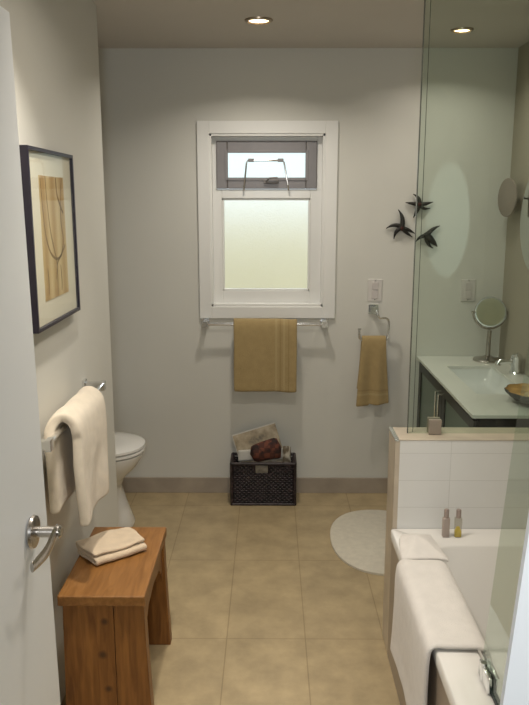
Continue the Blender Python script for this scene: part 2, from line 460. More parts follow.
# ------------------------------------------------------------------ framed picture on the left wall
py0, py1, pz0, pz1 = 2.072, 2.545, 1.268, 1.788
xf = XL+.032
fr = thing('framed_picture', (XL, (py0+py1)/2, pz0), 'square black framed tan print with wide cream mat hung on the left wall', 'picture')
bm = bmesh.new(); w = .011
for a in ((py0, py0+w, pz0, pz1), (py1-w, py1, pz0, pz1), (py0+w, py1-w, pz0, pz0+w), (py0+w, py1-w, pz1-w, pz1)):
    box(bm, XL, xf, a[0], a[1], a[2], a[3], .001)
obj('frame', bm, mat('frame_black', (.012,.008,.022,1), .35, var=.1), fr)
bm = bmesh.new(); box(bm, XL+.002, XL+.022, py0+w, py1-w, pz0+w, pz1-w); obj('mat_board', bm, mat('mat_cream', (.66,.62,.51,1), .8, var=.02), fr)
pm, pt, pb = nt('tan_print')
tc = pt.nodes.new('ShaderNodeTexCoord'); wv = pt.nodes.new('ShaderNodeTexWave')
wv.bands_direction = 'Y'; wv.inputs['Scale'].default_value = 3.4; wv.inputs['Distortion'].default_value = 1.8; wv.inputs['Detail Scale'].default_value = .7; wv.inputs['Detail'].default_value = 2
cr = pt.nodes.new('ShaderNodeValToRGB'); cr.color_ramp.elements[0].color = (.40,.245,.085,1); cr.color_ramp.elements[1].color = (.56,.42,.21,1)
pt.links.new(tc.outputs['Object'], wv.inputs['Vector']); pt.links.new(wv.outputs['Fac'], cr.inputs['Fac']); pt.links.new(cr.outputs['Color'], pb.inputs['Base Color'])
qy0, qy1, qz0, qz1 = 2.185, 2.440, 1.345, 1.712
bm = bmesh.new(); box(bm, XL+.022, XL+.0232, qy0, qy1, qz0, qz1); pr = obj('print', bm, pm, fr)
bm = bmesh.new()      # soft brown brush lines of the abstract drawing
def yz(pts, r): 
    P = smooth_path([(XL+.0234, a+.02, b) for a, b in pts], 8)
    rings = []
    for i, p in enumerate(P):
        d = P[min(i+1,len(P)-1)]-P[max(i-1,0)]; nn = Vector((0,-d.z,d.y)).normalized()
        rr = r*(.5+.5*math.sin(PI*(i+1)/(len(P)+1)))
        rings.append((p+nn*rr, p-nn*rr))
    V = [(bm.verts.new(a), bm.verts.new(b)) for a, b in rings]
    for A, B in zip(V, V[1:]): bm.faces.new((A[0], A[1], B[1], B[0]))
yz([(2.175,1.705),(2.185,1.62),(2.20,1.54),(2.24,1.485),(2.30,1.462),(2.35,1.47),(2.405,1.50)], .0045)
yz([(2.225,1.71),(2.232,1.63),(2.25,1.55),(2.28,1.49),(2.30,1.455),(2.30,1.40),(2.295,1.35)], .004)
yz([(2.40,1.71),(2.375,1.64),(2.37,1.57),(2.385,1.52),(2.36,1.475),(2.31,1.45),(2.285,1.40)], .0045)
yz([(2.335,1.71),(2.34,1.66),(2.375,1.62),(2.40,1.60)], .006)
yz([(2.20,1.44),(2.205,1.40),(2.20,1.36)], .004); yz([(2.34,1.44),(2.345,1.39),(2.34,1.36)], .004)
bm.faces.ensure_lookup_table()
o = obj('drawing', bm, mat('brown_ink', (.20,.115,.04,1), .8, var=.3, vscale=20)); o.parent = pr
bm = bmesh.new(); box(bm, XL+.0275, XL+.029, py0+w-.002, py1-w+.002, pz0+w-.002, pz1-w+.002); obj('glazing', bm, M['picglass'], fr)

# ------------------------------------------------------------------ towel bar and ivory towel on the left wall
def square_post(bm, c, out, s, length):
    """bracket: square plate on the wall and square post; out = unit vector away from the wall"""
    c = Vector(c); out = Vector(out)
    a, b = frame_of(out)
    def slab(h0, h1, q):
        lo = [c+out*h0+a*i*q+b*j*q for i, j in ((-1,-1),(1,-1),(1,1),(-1,1))]
        hi = [c+out*h1+a*i*q+b*j*q for i, j in ((-1,-1),(1,-1),(1,1),(-1,1))]
        loft(bm, [lo, hi])
    slab(0, .009, s); slab(.009, length, s*.55); slab(length-.003, length+.012, s*.75)
BZ, BX, BY0, BY1 = .970, -.622, 1.975, 2.655
tb = thing('towel_bar', (XL, (BY0+BY1)/2, BZ), 'chrome towel bar on the left wall carrying the big ivory towel', 'towel bar')
bm = bmesh.new(); tube(bm, [(BX, BY0, BZ), (BX, BY1, BZ)], .0085, 16); obj('rail', bm, M['chrome'], tb, 40)
for y in (BY0, BY1):
    bm = bmesh.new(); square_post(bm, (XL, y, BZ), (1,0,0), .022, XL*-1+BX); obj('bracket', bm, M['chrome'], tb)

def drape(path, axis, a0, a1, nu, nv, wob, name, m, th, flare=0.0, sub=1):
    P = resample(path, nu)
    bm = bmesh.new()
    mid = (a0+a1)/2
    def fn(u, v):
        p = P[int(round(u*nu))]
        drop = max(0, (max(q.z for q in P)-p.z))
        a = a0+(a1-a0)*v
        a = mid+(a-mid)*(1+flare*drop)
        d = wob(u, v, drop)
        if axis == 'y': q = Vector((p.x+d[0], a+d[1], p.z+d[2]))
        else: q = Vector((a+d[1], p.y+d[0], p.z+d[2]))
        return q
    sheet(bm, fn, nu, nv)
    o = obj(name, bm, m, None, 180)
    solid(o, th, sub)
    return o
pth = smooth_path([(-.645,0,.715),(-.646,0,.85),(-.650,0,.93),(-.650,0,.980),(BX,0,1.006),(-.592,0,.981),(-.584,0,.92),(-.584,0,.80),(-.582,0,.655)], 8)
def wobL(u, v, drop):
    k = max(0, u-.5)*2
    f = .010*math.sin(v*9+1.0)*k*min(1, drop*4) + .006*noise.noise(Vector((v*4, u*5, 1)))*min(1, drop*6)
    near = -.045*(1-v)**3*max(0, min(1, (.47-u)/.12))
    return (max(f, -.006) if u < .5 else f+.004, near + .012*noise.noise(Vector((u*3, v, 4)))*(1 if drop > .05 else .2), -.012*noise.noise(Vector((v*3, 2, 8))))
o = drape(pth, 'y', 2.115, 2.465, 56, 30, wobL, 'bath_towel', M['ivory'], .031)
tag(o, 'large ivory bath towel draped over the chrome bar on the left wall', 'towel')

# ------------------------------------------------------------------ wooden bench
be = thing('wooden_bench', (-.52, 2.32, 0), 'small orange-brown pine bench with slab legs standing below the ivory towel', 'bench')
bt, th = .452, .034
x0, x1, y0, y1 = -.652, -.383, 2.066, 2.562
bm = bmesh.new(); box(bm, x0, x1, y0, y1, bt-th, bt, .004); obj('top', bm, M['benchtop'], be)
def leg_slab(xa, xb, ya, yb, flareL, flareR):
    bm = bmesh.new()
    n = 8
    L = []; R = []
    for i in range(n+1):
        z = (bt-th)*i/n; f = (1-i/n)**1.4
        L.append((xa-flareL*f, z)); R.append((xb+flareR*f, z))
    prism(bm, L+R[::-1], 'y', ya, yb, .003)
    return bm
for ya, yb in ((2.078, 2.122), (2.506, 2.550)):
    obj('leg', leg_slab(x0+.012, -.4835, ya, yb, .010, 0), M['benchleg'], be)
    obj('leg', leg_slab(-.4815, x1-.005, ya, yb, 0, .016), M['benchleg'], be)
bm = bmesh.new()
prism(bm, [(2.122,bt-th),(2.122,bt-th-.16),(2.15,bt-th-.11),(2.20,bt-th-.07),(2.314,bt-th-.055),(2.43,bt-th-.07),(2.478,bt-th-.11),(2.506,bt-th-.16),(2.506,bt-th)], 'x', x1-.045, x1-.012, .002)
obj('side_rail', bm, M['benchleg'], be)

# folded washcloth on the bench
bm = bmesh.new()
def fold_roll(u, v):   # spiral cross-section along its length
    a = u*2*PI*1.6
    return None
prof = []
def cloth_block(bm, cx, cy, lx, ly, h, z0, rot, layers=2, seed=0, amp=.004):
    """folded cloth: a thin strip folded over itself, edges visible"""
    c, s = math.cos(rot), math.sin(rot)
    th = h/layers
    path = []
    for k in range(layers):
        xs = (-lx/2+th/2, lx/2-th/2) if k % 2 == 0 else (lx/2-th/2, -lx/2+th/2)
        for i in range(9):
            path.append((xs[0]+(xs[1]-xs[0])*i/8, th*(k+.5)))
        if k < layers-1:
            sx = 1 if k % 2 == 0 else -1
            for a in (-45, 0, 45):
                path.append((xs[1]+sx*th/2*math.cos(rad(a)), th*(k+1)+th/2*math.sin(rad(a))))
    P = [(Vector((p[0], 0, p[1]))) for p in path]
    def fn(u, v):
        p = P[int(round(u*(len(P)-1)))]
        yy = -ly/2+ly*v
        nz = amp*noise.noise(Vector((p.x*25, yy*25, seed+p.z*10)))
        x = p.x+nz; y = yy*(1+.06*math.sin(p.x*40+seed)) + nz
        z = p.z + (abs(nz)+amp*.7*math.sin(yy*40+p.x*25+seed))*(p.z/h)
        return (cx+c*x-s*y, cy+s*x+c*y, z0+z)
    sheet(bm, fn, len(P)-1, 14)
    return th
th_ = cloth_block(bm, -.545, 2.365, .15, .20, .042, bt+.001, rad(-52), 3, 3, .005)
o = obj('washcloth', bm, M['beige'], None, 180); solid(o, th_*.86, 1)
tag(o, 'folded beige washcloth lying on the pine bench top', 'washcloth')

# ------------------------------------------------------------------ toilet, facing right out of the alcove
ty = 3.56
to = thing('toilet', (-1.05, ty, 0), 'white toilet with closed lid projecting from behind the left wall end', 'toilet')
def egg(front, back, hw, z, n=40, pw=2.2):
    """outline long axis along x: tip at front"""
    cx = front-hw*1.15
    out = []
    for k in range(n):
        t = 2*PI*k/n
        c, s = math.cos(t), math.sin(t)
        x = cx + (front-cx)*c if c > 0 else cx + (cx-back)*math.copysign(abs(c)**(2/2.8), c)
        out.append((x, ty+hw*math.copysign(abs(s)**(2/pw), s), z))
    return out
TF = -.632
bm = bmesh.new()
loft(bm, [egg(TF-.068,-1.30,.110,0), egg(TF-.062,-1.30,.114,.02), egg(TF-.105,-1.28,.100,.14), egg(TF-.125,-1.28,.10,.22), egg(TF-.105,-1.28,.13,.265), egg(TF-.04,-1.28,.165,.33), egg(TF-.008,-1.27,.182,.38), egg(TF-.006,-1.27,.183,.398), egg(TF-.02,-1.26,.17,.402)])
obj('bowl', bm, M['porcelain'], to, 50)
bm = bmesh.new()
loft(bm, [egg(TF-.006,-1.14,.180,.404), egg(TF,-1.14,.186,.408), egg(TF,-1.14,.186,.416), egg(TF-.006,-1.14,.180,.421)])
obj('seat', bm, M['porcelain'], to, 40)
bm = bmesh.new()
loft(bm, [egg(TF-.006,-1.15,.182,.424), egg(TF+.002,-1.15,.188,.429), egg(TF+.001,-1.15,.187,.440), egg(TF-.02,-1.14,.17,.448), egg(TF-.10,-1.10,.10,.452)])
obj('lid', bm, M['porcelain'], to, 50)
bm = bmesh.new(); box(bm, -1.40, -1.20, ty-.20, ty+.20, .40, .76, .02, 3); obj('tank', bm, M['porcelain'], to, 40)
bm = bmesh.new(); box(bm, -1.41, -1.19, ty-.21, ty+.21, .76, .795, .01, 3); obj('tank_lid', bm, M['porcelain'], to, 40)

# ------------------------------------------------------------------ back wall: towel bar, tan towel, ring, hand towel, plates, starfish
wz, wy = .988, 3.935
tb2 = thing('towel_bar', (-.03, YB, wz), 'chrome towel bar on the back wall just under the window', 'towel bar')
bm = bmesh.new(); tube(bm, [(-.355, wy, wz), (.297, wy, wz)], .0085, 16); obj('rail', bm, M['chrome'], tb2, 40)
for x in (-.352, .294):
    bm = bmesh.new(); square_post(bm, (x, YB, wz), (0,-1,0), .021, YB-wy); obj('bracket', bm, M['chrome'], tb2)
def tan_cloth(name, x0, stripes):
    m, t, b = nt(name)
    b.inputs['Roughness'].default_value = .95; b.inputs['Sheen Weight'].default_value = .2
    tc = t.nodes.new('ShaderNodeTexCoord'); sp = t.nodes.new('ShaderNodeSeparateXYZ'); t.links.new(tc.outputs['Object'], sp.inputs[0])
    base, dark = (.40,.255,.085,1), (.30,.185,.06,1)
    nz = t.nodes.new('ShaderNodeTexNoise'); nz.inputs['Scale'].default_value = 35; nz.inputs['Detail'].default_value = 4; t.links.new(tc.outputs['Object'], nz.inputs['Vector'])
    mx = t.nodes.new('ShaderNodeMixRGB'); mx.inputs['Color1'].default_value = (.36,.26,.115,1); mx.inputs['Color2'].default_value = (.46,.34,.16,1)
    t.links.new(nz.outputs['Fac'], mx.inputs['Fac'])
    out = mx.outputs['Color']
    for ax, a, bb, col in stripes:
        g = t.nodes.new('ShaderNodeMath'); g.operation = 'COMPARE'; g.inputs[1].default_value = (a+bb)/2; g.inputs[2].default_value = abs(bb-a)/2
        t.links.new(sp.outputs[ax], g.inputs[0])
        m2 = t.nodes.new('ShaderNodeMixRGB'); m2.inputs['Color2'].default_value = col
        t.links.new(g.outputs[0], m2.inputs['Fac']); t.links.new(out, m2.inputs['Color1']); out = m2.outputs['Color']
    t.links.new(out, b.inputs['Base Color'])
    n2 = t.nodes.new('ShaderNodeTexNoise'); n2.inputs['Scale'].default_value = 380; t.links.new(tc.outputs['Object'], n2.inputs['Vector'])
    bp = t.nodes.new('ShaderNodeBump'); bp.inputs['Strength'].default_value = .5; bp.inputs['Distance'].default_value = .01
    t.links.new(n2.outputs['Fac'], bp.inputs['Height']); t.links.new(bp.outputs['Normal'], b.inputs['Normal'])
    return m
LT, DK = (.45,.345,.175,1), (.35,.25,.11,1)
tan1 = tan_cloth('tan_terry_striped', 0, [(0,.028,.040,LT),(0,.052,.060,DK),(0,.070,.082,LT),(0,.098,.104,DK)])
tan2 = tan_cloth('tan_terry', 0, [(2,.60,.612,LT),(2,.624,.632,DK)])
pth = smooth_path([(0,3.968,.70),(0,3.966,.85),(0,3.958,.975),(0,wy,1.020),(0,3.912,.975),(0,3.906,.85),(0,3.904,.70),(0,3.904,.622)], 8)
def wobB(u, v, drop):
    return (-.004*math.sin(v*7+.5)*min(1,drop*4) if u > .5 else 0, .003*noise.noise(Vector((u*4, v*3, 7))), .004*noise.noise(Vector((v*4, 1, 2)))-.004*v)
o = drape(pth, 'x', -.196, .146, 40, 24, wobB, 'bath_towel', tan1, .014)
tag(o, 'tan bath towel with woven stripes folded over the bar under the window', 'towel')

rx, rz = .562, 1.062
tr = thing('towel_ring', (rx, YB, rz), 'open square chrome towel ring on the back wall below the switch plate', 'towel ring')
bm = bmesh.new(); square_post(bm, (rx, YB, rz), (0,-1,0), .026, .05); obj('bracket', bm, M['chrome'], tr)
bm = bmesh.new()
ry = 3.942
P = [(rx+.012, ry, rz-.002), (rx+.016, ry-.004, rz-.022), (rx+.028, ry-.006, rz-.040), (rx+.062, ry-.006, rz-.040), (rx+.074, ry-.006, rz-.048), (rx+.078, ry-.006, rz-.065), (rx+.075, ry-.006, .925), (rx+.068, ry-.006, .904),
     (rx-.071, ry-.006, .904), (rx-.079, ry-.006, .912), (rx-.079, ry-.006, .958)]
tube(bm, P, .0065, 10); tube(bm, [(rx-.079, ry-.006, .956), (rx-.079, ry-.006, .966)], .009, 10)
obj('ring', bm, M['chrome'], tr, 40)
ryy = ry-.006
pth = smooth_path([(0,3.968,.62),(0,3.966,.80),(0,3.952,.897),(0,ryy,.927),(0,3.920,.897),(0,3.914,.80),(0,3.912,.66),(0,3.912,.548)], 8)
def wobH(u, v, drop):
    k = min(1, drop*5)
    f = -.010*math.sin(v*10.5+.6)*k if u > .5 else -.003*math.sin(v*9)*k
    return (f, .004*math.sin(u*5+v*9)*k, -.012*(v < .35)*k*(u > .5) + .004*math.sin(v*8)*(u > .5)*k)
o = drape(pth, 'x', rx-.065, rx+.063, 44, 26, wobH, 'hand_towel', tan2, .010, flare=.95)
tag(o, 'tan hand towel hanging in soft folds from the towel ring', 'towel')

def plate(name, x, z, toggles, label, cat):
    t = thing(name, (x, YB, z), label, cat)
    bm = bmesh.new(); box(bm, x-.039, x+.039, YB-.006, YB, z-.06, z+.06, .003); obj('cover_plate', bm, M['plate'], t)
    for k in toggles:
        bm = bmesh.new()
        box(bm, x-.017, x+.017, YB-.010, YB-.005, z+k-.021, z+k+.021, .002)
        obj('rocker' if len(toggles) == 1 else 'socket', bm, M['switch'], t)
    for s in (-1, 1):
        bm = bmesh.new(); lathe(bm, [(0,.0075),(.003,.0072),(.003,.005)], (x, YB, z+s*.052), (0,-1,0), 10); obj('screw', bm, M['nickel'], t)
plate('switch_plate', .568, 1.165, (-.024, .024), 'pale double socket plate on the wall directly above the towel ring', 'socket plate')
plate('socket_plate', 1.072, 1.165, (-.024, .024), 'pale double socket plate behind the glass, above the vanity counter', 'socket plate')

def starfish(cx, cz, arms, label, m):
    s = thing('starfish', (cx, YB-.02, cz), label, 'wall ornament', 'dark starfish on the back wall')
    bm = bmesh.new()
    for ang, ln, bend, rr in arms:
        ln *= .88
        pts = []; rs = []
        for i in range(9):
            u = i/8
            a = rad(ang+bend*u)
            px = cx+ln*u*math.cos(a); pz = cz+ln*u*math.sin(a)
            pts.append((px, YB-.016-.006*math.sin(PI*u)+.008*u, pz)); rs.append(max(.0022, rr*(1-u**2.2)**.9))
        tube(bm, pts, rs, 8)
    bmesh.ops.scale(bm, vec=(1,1,1), verts=bm.verts)
    obj('arms', bm, M['star'], s, 60)
    bm = bmesh.new(); lathe(bm, [(0,.017),(.008,.015),(.015,.008),(.018,0),(.012,-.014),(0,-.014)], (cx, YB-.014, cz), (0,-1,0), 16); obj('centre', bm, m, s, 60)
starfish(.787, 1.620, [(172,.082,0,.0115),(82,.072,40,.012),(4,.084,6,.011),(-62,.070,44,.010),(252,.084,-4,.0125)], 'topmost of the three dark starfish on the back wall, crossing the glass edge', M['starred'])
starfish(.698, 1.500, [(74,.108,28,.014),(140,.092,44,.012),(200,.080,38,.0125),(-16,.095,-8,.0105),(-50,.088,10,.0105)], 'dark starfish lower left of the three on the back wall, clear of the glass', M['starred'])
starfish(.832, 1.458, [(58,.098,-22,.0125),(178,.076,34,.011),(-40,.096,-4,.019),(262,.088,38,.0125),(-20,.066,-16,.014)], 'dark starfish lower right of the three on the back wall, seen through the glass edge', M['star'])

# ------------------------------------------------------------------ basket with papers
wk, wt, wb = nt('woven_dark')
wb.inputs['Roughness'].default_value = .5
tc = wt.nodes.new('ShaderNodeTexCoord'); vo = wt.nodes.new('ShaderNodeTexVoronoi'); vo.inputs['Scale'].default_value = 75
mp = wt.nodes.new('ShaderNodeMapping'); mp.inputs['Scale'].default_value = (1, 1, 1.2)
wt.links.new(tc.outputs['Object'], mp.inputs['Vector']); wt.links.new(mp.outputs['Vector'], vo.inputs['Vector'])
cr = wt.nodes.new('ShaderNodeValToRGB'); cr.color_ramp.elements[0].color = (.011,.006,.007,1); cr.color_ramp.elements[1].color = (.050,.032,.036,1); cr.color_ramp.elements[0].position = .35; cr.color_ramp.elements[1].position = .9
wt.links.new(vo.outputs['Color'], cr.inputs['Fac']); wt.links.new(cr.outputs['Color'], wb.inputs['Base Color'])
M['weave'] = wk
bx0, bx1, by0, by1, bh = -.208, .138, 3.815, 3.975, .245
bk = thing('wicker_basket', ((bx0+bx1)/2, (by0+by1)/2, 0), 'dark brown woven rectangular basket on the floor below the window', 'basket')
hx0, hx1, hz0, hz1 = -.083, -.005, .188, .226      # handle hole
def weave_wall(name, p0, du, length, out, hole=None):
    """basketry: horizontal strands undulating over upright stakes"""
    bm = bmesh.new()
    p0 = Vector(p0); du = Vector(du); out = Vector(out)
    rows = 20; ns = max(6, int(round(length/.0125)))
    z = [.012+(bh-.03)*(r+.5)/rows for r in range(rows)]
    for r in range(rows):
        segs = [(0, length)]
        if hole and hole[2]-.004 < z[r] < hole[3]+.004: segs = [(0, hole[0]), (hole[1], length)]
        for a, b in segs:
            m = max(3, int((b-a)/.004)); pts = []
            for i in range(m+1):
                s = a+(b-a)*i/m
                pts.append(p0+du*s+out*(.0028*math.sin(PI*s/length*ns+PI*r))+Vector((0,0,z[r])))
            tube(bm, pts, .0056, 5)
    strands = obj(name, bm, M['weave'], bk, 60)
    return strands
W = bx1-bx0; Dp = by1-by0
weave_wall('front_panel', (bx0, by0+.008, 0), (1,0,0), W, (0,-1,0), (hx0-bx0, hx1-bx0, hz0, hz1))
weave_wall('back_panel', (bx0, by1-.008, 0), (1,0,0), W, (0,1,0), (hx0-bx0, hx1-bx0, hz0, hz1))
weave_wall('side_panel', (bx0+.008, by0, 0), (0,1,0), Dp, (-1,0,0))
weave_wall('side_panel', (bx1-.008, by0, 0), (0,1,0), Dp, (1,0,0))
bm = bmesh.new(); box(bm, bx0+.004, bx1-.004, by0+.004, by1-.004, .0, .012, .002); obj('bottom', bm, M['weave'], bk)
bm = bmesh.new()
for i in range(7):
    pass
lp = [(bx0,by0),(bx1,by0),(bx1,by1),(bx0,by1)]
for zz, r in ((.006,.008),(bh-.006,.0095)):
    for i in range(4):
        a, b = lp[i], lp[(i+1) % 4]
        tube(bm, [(a[0],a[1],zz),(b[0],b[1],zz)], r, 8)
for a in lp: tube(bm, [(a[0],a[1],0.002),(a[0],a[1],bh)], .008, 8)
for x in (hx0, hx1): tube(bm, [(x, by0+.004, hz0-.004), (x, by0+.004, hz1+.006)], .006, 6)
obj('rim', bm, M['weave'], bk, 60)

# magazine leaning in the basket
mg, mt_, mb = nt('magazine_cover')
tc = mt_.nodes.new('ShaderNodeTexCoord'); nz = mt_.nodes.new('ShaderNodeTexNoise'); nz.inputs['Scale'].default_value = 19; nz.inputs['Detail'].default_value = 3
mt_.links.new(tc.outputs['Object'], nz.inputs['Vector'])
cr = mt_.nodes.new('ShaderNodeValToRGB'); e = cr.color_ramp.elements
e[0].position = .30; e[0].color = (.10,.085,.06,1); e[1].position = .62; e[1].color = (.44,.36,.24,1)
q = e.new(.42); q.color = (.28,.22,.13,1); q = e.new(.75); q.color = (.50,.47,.40,1)
mt_.links.new(nz.outputs['Fac'], cr.inputs['Fac']); mt_.links.new(cr.outputs['Color'], mb.inputs['Base Color']); mb.inputs['Roughness'].default_value = .4
def placed(bm, rot, loc):
    bmesh.ops.transform(bm, matrix=Matrix.Translation(loc) @ rot, verts=bm.verts)
R_ = Matrix.Rotation(rad(-16), 4, 'Y') @ Matrix.Identity(4)
Rm = Matrix.Rotation(rad(-14), 4, 'X') @ Matrix.Rotation(rad(-17), 4, 'Y')
ml = Vector((-.048, 3.92, .255))
mgz = thing('magazine', ml, 'worn magazine with mottled tan cover leaning up out of the basket', 'magazine')
bm = bmesh.new(); box(bm, -.125, .125, -.004, .004, -.15, .15); placed(bm, Rm, ml); obj('pages', bm, M['paperw'], mgz)
bm = bmesh.new(); box(bm, -.122, .125, -.0052, -.0042, -.15, .144); placed(bm, Rm, ml); obj('cover', bm, mg, mgz)
# red-brown plaid bundle on top of the basket contents
pl, pt2, pb2 = nt('plaid_cloth')
tc = pt2.nodes.new('ShaderNodeTexCoord'); ck = pt2.nodes.new('ShaderNodeTexChecker'); ck.inputs['Scale'].default_value = 34
ck.inputs['Color1'].default_value = (.075,.024,.016,1); ck.inputs['Color2'].default_value = (.15,.045,.026,1)
nz = pt2.nodes.new('ShaderNodeTexNoise'); nz.inputs['Scale'].default_value = 28; pt2.links.new(tc.outputs['Object'], nz.inputs['Vector'])
mx = pt2.nodes.new('ShaderNodeMixRGB'); mx.inputs['Color2'].default_value = (.022,.010,.009,1)
mr = pt2.nodes.new('ShaderNodeMapRange'); mr.inputs['From Min'].default_value = .42; mr.inputs['From Max'].default_value = .62; pt2.links.new(nz.outputs['Fac'], mr.inputs['Value'])
pt2.links.new(tc.outputs['Object'], ck.inputs['Vector']); pt2.links.new(ck.outputs['Color'], mx.inputs['Color1']); pt2.links.new(mr.outputs['Result'], mx.inputs['Fac'])
pt2.links.new(mx.outputs['Color'], pb2.inputs['Base Color']); pb2.inputs['Roughness'].default_value = .8
bm = bmesh.new()
bc = Vector((-.022, 3.862, .298))
rings = []
for i in range(13):
    u = -1+2*i/12
    r = (1-abs(u)**8)**.5*.95+.05
    ring = []
    for k in range(20):
        a = 2*PI*k/20
        rr = r*(1+.06*math.sin(5*a+u*3))
        p = Vector((u*.088, .030*rr*math.cos(a), (.054+.008*u)*rr*math.copysign(abs(math.sin(a))**.85, math.sin(a))))
        ring.append((Matrix.Rotation(rad(-13), 3, 'Y') @ p) + bc)
    rings.append(ring)
loft(bm, rings); o = obj('cloth_bundle', bm, pl, None, 70)
tag(o, 'red-brown plaid cloth bundle resting on top of the basket', 'cloth bundle')
# white paper and patterned scrap
bm = bmesh.new()
def fnp(u, v):
    x = -.175+.26*u; z = .225+.06*v+.018*u
    return (x, 3.893+.004*math.sin(u*6)+.008*v, z)
sheet(bm, fnp, 16, 6); o = obj('paper_sheet', bm, M['paperw'], None, 180); solid(o, .006, 0)
tag(o, 'white paper folder standing in the basket behind the plaid bundle', 'paper')
sc, sct, scb = nt('patterned_paper')
tc = sct.nodes.new('ShaderNodeTexCoord'); wv = sct.nodes.new('ShaderNodeTexWave'); wv.wave_type = 'RINGS'; wv.inputs['Scale'].default_value = 14; wv.inputs['Distortion'].default_value = 9
sct.links.new(tc.outputs['Object'], wv.inputs['Vector']); cr = sct.nodes.new('ShaderNodeValToRGB'); cr.color_ramp.elements[0].color = (.16,.13,.09,1); cr.color_ramp.elements[1].color = (.62,.58,.50,1); cr.color_ramp.elements[0].position = .25
sct.links.new(wv.outputs['Fac'], cr.inputs['Fac']); sct.links.new(cr.outputs['Color'], scb.inputs['Base Color'])
bm = bmesh.new()
def fns(u, v):
    a = -.4+u*2.9
    return (.090+.024*math.cos(a), 3.872-.020*math.sin(a), .17+.145*v+.015*math.sin(a)*v)
sheet(bm, fns, 16, 8); o = obj('rolled_paper', bm, sc, None, 180); solid(o, .003, 0)
tag(o, 'curled black and white patterned paper in the right end of the basket', 'paper')

# ------------------------------------------------------------------ bath mat
bm = bmesh.new()
o1 = superellipse(.548, 3.385, .248, .35, 64, 2.25)
o2 = superellipse(.548, 3.385, .238, .340, 64, 2.25)
loft(bm, [[(x, y, .0005) for x, y in o1], [(x, y, .010) for x, y in o1], [(x, y, .015) for x, y in o2]])
tag(obj('bath_mat', bm, M['mat'], None, 50), 'oval cream bath mat on the tiled floor beside the half wall', 'bath mat')

# ------------------------------------------------------------------ bathtub
TX0, TX1, TY0, TY1, TZ = .43, XR-.003, .86, PY0-.002, .50
tub = thing('bathtub', (.85, 1.66, 0), 'white built-in bathtub with taupe tiled apron in front of the half wall', 'bathtub')
def rrect(x0, x1, y0, y1, r, z, n=8):
    out = []
    for cx, cy, a0 in ((x1-r, y1-r, 0), (x0+r, y1-r, 90), (x0+r, y0+r, 180), (x1-r, y0+r, 270)):
        for k in range(n+1):
            a = rad(a0+90*k/n); out.append((cx+r*math.cos(a), cy+r*math.sin(a), z))
    return out
bm = bmesh.new()
loft(bm, [rrect(TX0, TX1, TY0, TY1, .006, TZ-.035), rrect(TX0, TX1, TY0, TY1, .008, TZ-.004), rrect(TX0+.004, TX1-.004, TY0+.004, TY1-.002, .008, TZ),
          rrect(.535, 1.17, .98, 2.33, .09, TZ), rrect(.543, 1.162, .99, 2.322, .085, TZ-.008), rrect(.57, 1.14, 1.05, 2.28, .10, TZ-.30), rrect(.62, 1.09, 1.13, 2.20, .12, TZ-.385)], cap0=False)
obj('basin', bm, M['acrylic'], tub, 50)
bm = bmesh.new(); box(bm, TX0+.004, TX0+.03, TY0, TY1-.001, 0, TZ-.03, .001); obj('apron', bm, M['apron'], tub)
bm = bmesh.new(); lathe(bm, [(0,.006),(.025,.006),(.032,.003),(.032,0)], (.85, 2.08, TZ-.384), (0,0,1), 24); obj('drain', bm, M['drainhole'], tub, 40)

# towel over the rim
pth = smooth_path([(.585,0,.40),(.572,0,.455),(.555,0,.505),(.525,0,.517),(.47,0,.518),(.432,0,.512),(.413,0,.47),(.411,0,.36),(.408,0,.26),(.404,0,.19)], 8)
pth = smooth_path([(.574,0,.455),(.564,0,.495),(.540,0,.5115),(.50,0,.511),(.46,0,.511),(.420,0,.509),(.410,0,.47),(.410,0,.36),(.410,0,.26),(.406,0,.185)], 8)
def wobT(u, v, drop):
    k = min(1, drop*4)
    return (-.005*math.sin(v*6+.8)*k-.003*abs(noise.noise(Vector((v*5,u*3,3))))*k, .006*noise.noise(Vector((u*4, v*2, 11))), .003*abs(noise.noise(Vector((u*7, v*6, 5)))))
o = drape(pth, 'y', 1.715, 2.19, 40, 22, wobT, 'bath_towel', M['whitecloth'], .014, flare=.25)
tag(o, 'white bath towel draped over the front rim of the bathtub', 'towel')

# tented washcloth on the tub corner
bm = bmesh.new()
def fnw(u, v):
    y = 2.185+.175*v; x = .424+.150*(.5+(u-.5)*(1-.45*v))
    cx, cy = .49, 2.29
    base = [(.415,2.20),(.59,2.205),(.60,2.42),(.425,2.425)]
    d = max(abs(x-cx)/(.085 if x > cx else .066), abs(y-cy)/(.075 if y > cy else .12))
    h = max(0, 1-d)**.8*.040
    f = .006*noise.noise(Vector((x*18, y*18, 2)))
    return (x+f*.6-.012*math.sin(v*PI)*(u < .05), y+f, .508+h+abs(f)*.6)
sheet(bm, fnw, 22, 22)
o = obj('washcloth', bm, M['whitecloth'], None, 180); solid(o, .010, 1)
tag(o, 'white washcloth tented on the far corner of the bathtub rim', 'washcloth')

